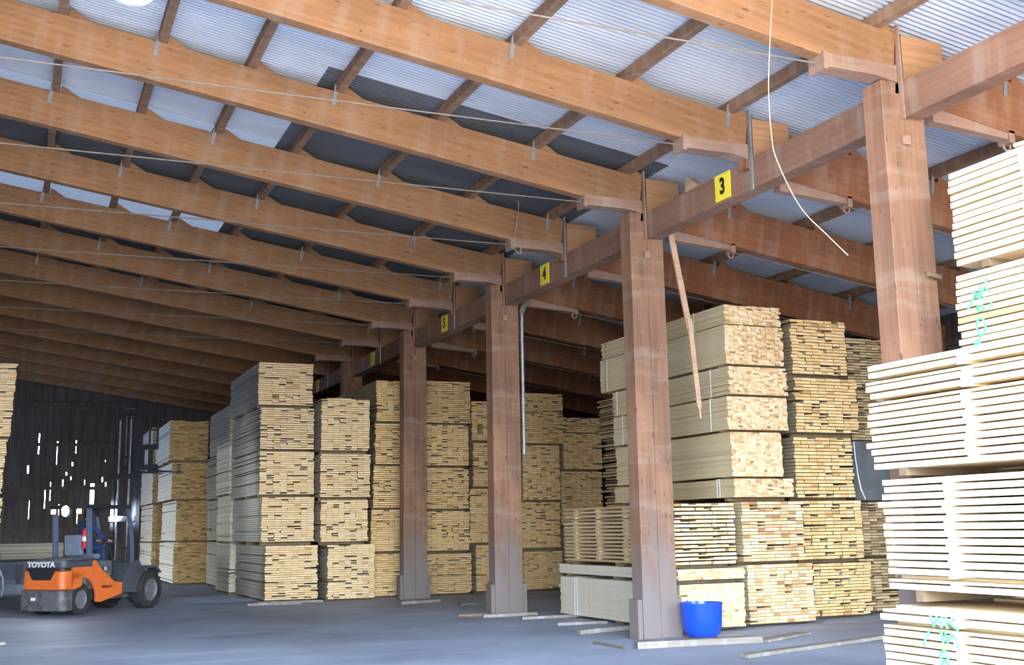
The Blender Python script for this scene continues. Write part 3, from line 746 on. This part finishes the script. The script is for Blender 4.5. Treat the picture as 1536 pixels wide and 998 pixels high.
def wheel(x, y, r, w, name='wheel'):
    t = MB(); h = w/2
    t.lathe([(r*.62,-h),(r*.9,-h),(r*.98,-h*.8),(r,-h*.5),(r,h*.5),(r*.98,h*.8),(r*.9,h),(r*.62,h)], 36, (x,y,r), 'y')
    for i in range(20):
        a = 2*PI*i/20; ca, sa = math.cos(a), math.sin(a)
        p = Vector((x+ca*(r+.004), y, r+sa*(r+.004)))
        t.bar(p+Vector((0,-h*.8,0)), p+Vector((0,h*.8,0)), .05, .02, (ca,0,sa))
    o = t.build(name, M['rubber'], fk, smooth=True)
    m2 = MB(); m2.lathe([(0,-h*.55),(r*.18,-h*.62),(r*.25,-h*.5),(r*.52,-h*.55),(r*.62,-h*.85),(r*.64,-h*.8),(r*.64,h*.8),(r*.62,h*.85),(r*.52,h*.55),(r*.2,h*.6),(0,h*.6)], 28, (x,y,r), 'y')
    m2.build('rim', M['rim'], o, smooth=True)
for s in (-1,1):
    wheel(0, .47*s, .31, .26); wheel(2.1, .60*s, .405, .36)
ax = MB(); ax.tube([(0,-.4,.31),(0,.4,.31)], .07, 10); ax.build('steer_axle', M['grime'], fk, smooth=True)
ax = MB(); ax.tube([(2.1,-.5,.405),(2.1,.5,.405)], .10, 10); ax.build('drive_axle', M['grime'], fk, smooth=True)
# overhead guard
for s in (-1,1):
    mb = MB(); y = .50*s
    mb.bar((.30,y,1.06),(.22,y,2.20),.07,.13,(1,0,0)); mb.build('rear_pillar', M['pillar'], fk, bevel=.01)
    mb = MB(); pts = [(1.72,y,1.0),(1.68,y,1.45),(1.60,y,1.85),(1.52,y,2.10),(1.44,y,2.22)]
    for a, b in zip(pts, pts[1:]): mb.bar(a,b,.05,.085,(1,0,0))
    mb.build('front_pillar', M['pillar'], fk)
rf = MB()
for s in (-1,1): rf.box(.12,1.50,.50*s-.04,.50*s+.04,2.17,2.25)
rf.box(.12,.20,-.5,.5,2.17,2.25); rf.box(1.42,1.52,-.5,.5,2.17,2.25)
for i in range(7): rf.box(.2,1.45,-.40+i*.13,-.37+i*.13,2.185,2.235)
rf.build('overhead_guard', M['darksteel'], fk)
wl = MB(); wl.lathe([(0,-.03),(.11,-.03),(.12,0),(.12,.05),(.04,.09),(0,.09)], 20, (.06,.02,2.12), 'x')
w_ = wl.build('rear_work_lamp', M['charcoal'], fk, smooth=True)
le = MB(); le.lathe([(0,-.05),(.09,-.045),(.108,-.032)], 20, (.06,.02,2.12), 'x'); le.build('lens', M['lightpanel'], w_, smooth=True)
for yy in (-.36,.40):
    tl = MB(); tl.box(.06,.13,yy-.07,yy+.07,2.05,2.17); q = tl.build('tail_lamp', M['charcoal'], fk)
    l2 = MB(); l2.box(.045,.058,yy-.06,yy+.06,2.065,2.155); l2.build('lens', M['tail'], q)
for yy in (-.42,.42):
    hl = MB(); hl.lathe([(0,-.06),(.05,-.05),(.075,0),(.075,.03)], 18, (1.56,yy,2.08), 'x'); q = hl.build('head_lamp', M['charcoal'], fk, smooth=True)
    l2 = MB(); l2.lathe([(0,.035),(.065,.032)], 18, (1.56,yy,2.08), 'x'); l2.build('lens', M['headlens'], q, smooth=True)
# seat, wheel, levers
st = MB(); st.box(.42,.92,-.26,.26,1.10,1.22); st.build('seat_cushion', M['seat'], fk, bevel=.04)
st = MB(); st.prism([(.30,1.18),(.42,1.18),(.36,1.62),(.25,1.62)], -.25, .25); st.build('seat_back', M['seat'], fk, bevel=.04)
sw = MB(); sw.tube([(1.42+.05*math.sin(a)*0+.155*math.cos(a)*.55, .155*math.sin(a), 1.42+.155*math.cos(a)*.83) for a in [2*PI*i/20 for i in range(21)]], .014, 8, cap=False)
sw.tube([(1.62,0,1.05),(1.42,0,1.42)], .025, 8); sw.build('steering_wheel', M['rubber'], fk, smooth=True)
for yy in (-.30,-.37,-.44):
    lv = MB(); lv.tube([(1.62,yy,1.0),(1.55,yy,1.30)], .008, 6); lv.tube([(1.55,yy,1.28),(1.54,yy,1.34)], .018, 8); lv.build('lever', M['rubber'], fk, smooth=True)
pn = MB(); pn.box(.62,.92,-.612,-.606,.86,.96); pn.build('rating_plate', M['charcoal'], fk)
text('rating', '30', .11, M['white'], fk, (.64,-.615,.87), (PI/2,0,0), (1,1,1), .002, 0, False)
# mast: two outer channels, two inner channels, cylinders, cross bars, carriage and forks
MX = 2.10
for s in (-1,1):
    mb = MB(); y = .12+.34*s
    mb.box(MX-.07,MX+.07,y-.05,y+.05,0.12,3.0); mb.build('outer_mast_channel', M['darksteel'], fk)
    mb = MB(); y = .12+.25*s
    mb.box(MX-.02,MX+.11,y-.045,y+.045,1.5,4.55); mb.build('inner_mast_channel', M['darksteel'], fk)
    mb = MB(); mb.tube([(MX-.09,.12+.17*s,.2),(MX-.09,.12+.17*s,4.2)], .028, 10); mb.build('lift_cylinder', M['grime'], fk, smooth=True)
    mb = MB(); mb.tube([(MX+.03,.12+.07*s,3.2),(MX+.03,.12+.07*s,4.3)], .014, 6); mb.build('lift_chain', M['grime'], fk)
    mb = MB(); mb.tube([(1.55,.30*s,.72),(MX-.05,.30*s,1.0)], .035, 10); mb.build('tilt_cylinder', M['grime'], fk, smooth=True)
for z, x in ((.2,MX),(1.9,MX-.08),(2.85,MX-.08)):
    mb = MB(); mb.box(x-.04,x+.04,-.27,.51,z,z+.12); mb.build('mast_crossbar', M['darksteel'], fk)
mb = MB(); mb.box(MX-.02,MX+.08,-.18,.42,4.46,4.58); mb.box(MX-.02,MX+.06,-.18,.42,3.3,3.38); mb.build('inner_crossbar', M['darksteel'], fk)
ca = MB(); CX = MX+.24
ca.box(CX-.03,CX+.05,-.60,.60,3.52,3.64); ca.box(CX-.03,CX+.05,-.60,.60,3.06,3.18); ca.box(CX-.08,CX,-.22,.26,3.1,3.6)
ca.build('fork_carriage', M['darksteel'], fk)
br = MB()
for y in (-.60,-.36,-.12,.12,.36,.60): br.box(CX-.015,CX+.015,y-.018,y+.018,3.6,4.35)
br.box(CX-.02,CX+.02,-.62,.62,4.32,4.37); br.box(CX-.02,CX+.02,-.62,.62,3.95,3.99)
br.build('load_backrest', M['darksteel'], fk)
for y in (-.34,.30):
    mb = MB(); mb.box(CX+.05,CX+.10,y-.06,y+.06,3.03,3.62); mb.prism([(CX+.05,3.02),(CX+.05,3.075),(CX+1.30,3.05),(CX+1.30,3.035)], y-.06, y+.06)
    mb.build('fork', M['darksteel'], fk, bevel=.005)

fk.scale = (.90,.90,.975)
bpy.context.view_layer.update()
def on_fork(o):                                          # place a thing in the forklift's frame without parenting it
    o.location = fk.matrix_world @ Vector(o.location); o.rotation_euler = (0,0,PHI); o.scale = (.90,.90,.975); return o
t = on_fork(thing('fire_extinguisher', 'red fire extinguisher strapped inside the forklift cab behind the driver', 'extinguisher', (.30,-.34,1.34)))
mb = MB(); mb.lathe([(0,0),(.062,0),(.07,.02),(.07,.33),(.05,.39),(.02,.42),(0,.42)], 20); mb.build('cylinder', M['red'], t, smooth=True)
mb = MB(); mb.tube([(0,0,.41),(0,0,.46)], .018, 8); mb.box(-.02,.07,-.012,.012,.455,.475); mb.build('valve', M['ink'], t)
mb = MB(); mb.lathe([(.0712,.15),(.0712,.24)], 20); mb.build('label_band', M['white'], t, smooth=True)

# ------------------------------------------------------------------ the driver
def skinned(name, joints, edges, subdiv=2):
    me = bpy.data.meshes.new(name); me.from_pydata([j[0] for j in joints], edges, [])
    o = bpy.data.objects.new(name, me); COL.objects.link(o)
    sk = o.modifiers.new('skin','SKIN'); sk.use_smooth_shade = True
    if not me.skin_vertices: me.attributes.new('x','FLOAT','POINT')
    layer = me.skin_vertices[0] if me.skin_vertices else None
    if layer is None:
        import bmesh
        bm = bmesh.new(); bm.from_mesh(me); bm.verts.layers.skin.verify(); bm.to_mesh(me); bm.free(); layer = me.skin_vertices[0]
    for i, j in enumerate(joints):
        r = j[1]; layer.data[i].radius = r if isinstance(r, tuple) else (r, r); layer.data[i].use_root = (i == 0)
    sd = o.modifiers.new('sub','SUBSURF'); sd.levels = subdiv; sd.render_levels = subdiv
    bpy.context.view_layer.update()
    ev = o.evaluated_get(bpy.context.evaluated_depsgraph_get())
    m2 = bpy.data.meshes.new_from_object(ev); bpy.data.objects.remove(o)
    for p in m2.polygons: p.use_smooth = True
    return m2
J = []; E = []
def jn(p, r, prev=None):
    J.append((p, r)); i = len(J)-1
    if prev is not None: E.append((prev, i))
    return i
pel = jn((.62,0,1.35), (.15,.125))
w1 = jn((.60,0,1.48), (.145,.11), pel); ch = jn((.66,0,1.70), (.17,.115), w1); ut = jn((.70,0,1.82), (.13,.09), ch)
nk = jn((.725,0,1.91), .055, ut); h0 = jn((.75,0,1.98), (.068,.072), nk); h1 = jn((.765,0,2.06), (.078,.092), h0); h2 = jn((.755,0,2.135), (.062,.075), h1)
nose = jn((.862,0,2.045), .014, h1)
for s in (-1,1):
    sh = jn((.70,.19*s,1.80), .068, ut); el = jn((.93,.27*s,1.56), .05, sh); wr = jn((1.20,.17*s,1.50), .033, el); pm = jn((1.285,.155*s,1.485), (.036,.018), wr)
    for q, (dx, dz, dyy) in enumerate(((.075,-.01,-.03),(.085,-.005,-.01),(.08,-.008,.01),(.062,-.016,.028))):
        a = jn((1.285+dx*.55, .155*s+dyy, 1.497+dz*.2), .0095, pm); b = jn((1.285+dx, .155*s+dyy, 1.483+dz), .0088, a); jn((1.285+dx*.92, .155*s+dyy, 1.455+dz), .008, b)
    th = jn((1.27,.155*s-.035*s,1.475), .011, wr); jn((1.315,.155*s-.04*s,1.462), .009, th)
    hp = jn((.70,.10*s,1.335), .09, pel); kn = jn((1.10,.16*s,1.36), .068, hp); an = jn((1.12,.15*s,.72), .045, kn); toe = jn((1.22,.16*s,.65), (.042,.03), an)
    E_ear = jn((.745,.085*s,2.05), .014, h1)
me = skinned('person', J, E, 2)
for m in (M['navy'], M['skin'], M['rubber']): me.materials.append(m)
for p in me.polygons:
    c = p.center
    if c.z > 1.925 or (c.x > 1.19 and c.z > 1.42): p.material_index = 1
    elif c.z < .75: p.material_index = 2
dr = on_fork(link('person', me)); tag(dr, 'forklift driver in navy workwear sitting in the cab, hands on the wheel', 'person')
hr = MB(); pr = [(.0,.105),(.05,.098),(.085,.07),(.098,.03),(.096,-.02),(.086,-.05)]
v, f, n = [], [], 20
for i, (r, z) in enumerate(pr):
    for t_ in range(n):
        a = 2*PI*t_/n; back = .5-.5*math.cos(a)
        v.append((.752 + r*1.12*math.cos(a), r*.98*math.sin(a), 2.07 + z - (.05*back if z < 0 else 0) + (.05 if z < 0 and math.cos(a) > .3 else 0)))
for i in range(len(pr)-1):
    for t_ in range(n): f.append((i*n+t_, i*n+(t_+1)%n, (i+1)*n+(t_+1)%n, (i+1)*n+t_))
hr.add(v, f); hr.build('hair', M['hair'], dr, smooth=True)
for s in (-1,1):
    e = MB(); e.lathe([(0,-.009),(.006,-.006),(.009,0),(.006,.006),(0,.009)], 10, (.846,.032*s,2.068), 'x'); e.build('eye', M['ink'], dr, smooth=True)
    b = MB(); b.tube([(1.112,.153*s,1.0),(1.114,.153*s,.95)], .07, 14); b.build('reflective_band', M['white'], dr, smooth=True)

# ------------------------------------------------------------------ light
wd = bpy.data.worlds.new('daylight'); SC.world = wd; wd.use_nodes = True; nt = wd.node_tree
bg = nt.nodes['Background']
tc = N(nt,'ShaderNodeTexCoord'); sx = N(nt,'ShaderNodeSeparateXYZ'); nt.links.new(tc.outputs['Generated'], sx.inputs[0])
mr = N(nt,'ShaderNodeMapRange'); mr.inputs['From Min'].default_value = -1; mr.inputs['From Max'].default_value = 1; nt.links.new(sx.outputs[2], mr.inputs['Value'])
# pale sunlit apron before the entrance, a darker horizon band added to dim the deep rafters, hazy sky above
r = ramp(nt, [(0,(.72,.66,.58)),(.33,(.72,.66,.58)),(.42,(.26,.25,.235)),(.495,(.28,.29,.28)),(.55,(.80,.90,1.0)),(.65,(.72,.85,1.0)),(1,(.38,.60,1.0))]); nt.links.new(mr.outputs[0], r.inputs[0])
r2 = ramp(nt, [(0,(.7,.68,.62)),(.47,(.9,.88,.84)),(.53,(.85,.93,1.0)),(1,(.38,.60,1.0))]); nt.links.new(mr.outputs[0], r2.inputs[0])
az = N(nt,'ShaderNodeMapRange'); az.inputs['From Min'].default_value = -.75; az.inputs['From Max'].default_value = -.45; nt.links.new(sx.outputs[1], az.inputs['Value'])
nt.links.new(mix(nt, az.outputs[0], r.outputs[0], r2.outputs[0]), bg.inputs[0]); bg.inputs[1].default_value = 5.2
def portal(name, w, h, loc, rot):
    pt = bpy.data.lights.new(name,'AREA'); pt.shape = 'RECTANGLE'; pt.size = w; pt.size_y = h; pt.cycles.is_portal = True
    link(name, pt, None, loc, rot)
portal('side_door_portal', DY1-DY0, DZ, (XL-.15, (DY0+DY1)/2, DZ/2), (PI/2, 0, -PI/2))
pt = bpy.data.lights.new('entrance_portal','AREA'); pt.shape = 'RECTANGLE'; pt.size = 18.6; pt.size_y = 10.5; pt.cycles.is_portal = True
po = link('entrance_portal', pt, None, (4.3, YF-.35, 5.1), (-PI/2*-1, 0, 0)); po.rotation_euler = (PI/2, 0, PI)
# head lamps of the forklift light the stacks ahead; its work lamp lights the floor behind
def spot(name, p, d, watts, ang, col=(.8,.9,1.0)):
    l = bpy.data.lights.new(name,'SPOT'); l.energy = watts; l.spot_size = math.radians(ang); l.spot_blend = .6; l.color = col; l.shadow_soft_size = .08
    o = link(name, l); o.location = fk.matrix_world @ Vector(p)
    dd = (fk.matrix_world.to_3x3() @ Vector(d)); o.rotation_euler = dd.to_track_quat('-Z','Y').to_euler(); return o
for yy in (-.42,.42): spot('head_lamp_beam', (1.68,yy,2.08), (1,.0,-.02), 40, 95)
spot('work_lamp_beam', (-.05,.02,2.12), (-1,0,-.35), 25, 110)

# ------------------------------------------------------------------ camera
f_px, pitch, yaw, roll = 1698.05, math.radians(9.731), math.radians(23.563), math.radians(-.974)
F = Vector((math.sin(yaw)*math.cos(pitch), math.cos(yaw)*math.cos(pitch), math.sin(pitch)))
R = Vector((math.cos(yaw), -math.sin(yaw), 0)); U = R.cross(F)
R, U = R*math.cos(roll) + U*math.sin(roll), -R*math.sin(roll) + U*math.cos(roll)
cam = bpy.data.cameras.new('camera'); cam.sensor_fit = 'HORIZONTAL'; cam.sensor_width = 36; cam.lens = 36*f_px/1536; cam.clip_end = 300; cam.clip_start = .05
co = link('camera', cam)
co.matrix_world = Matrix(((R.x,U.x,-F.x,0),(R.y,U.y,-F.y,0),(R.z,U.z,-F.z,1.6),(0,0,0,1)))
SC.camera = co
vs = SC.view_settings; vs.view_transform = 'Standard'; vs.look = 'None'; vs.gamma = 1; vs.use_curve_mapping = False; vs.exposure = 2.42
SC.cycles.use_denoising = True
SC.cycles.max_bounces = 8; SC.cycles.diffuse_bounces = 5
SC.cycles.sample_clamp_indirect = 8
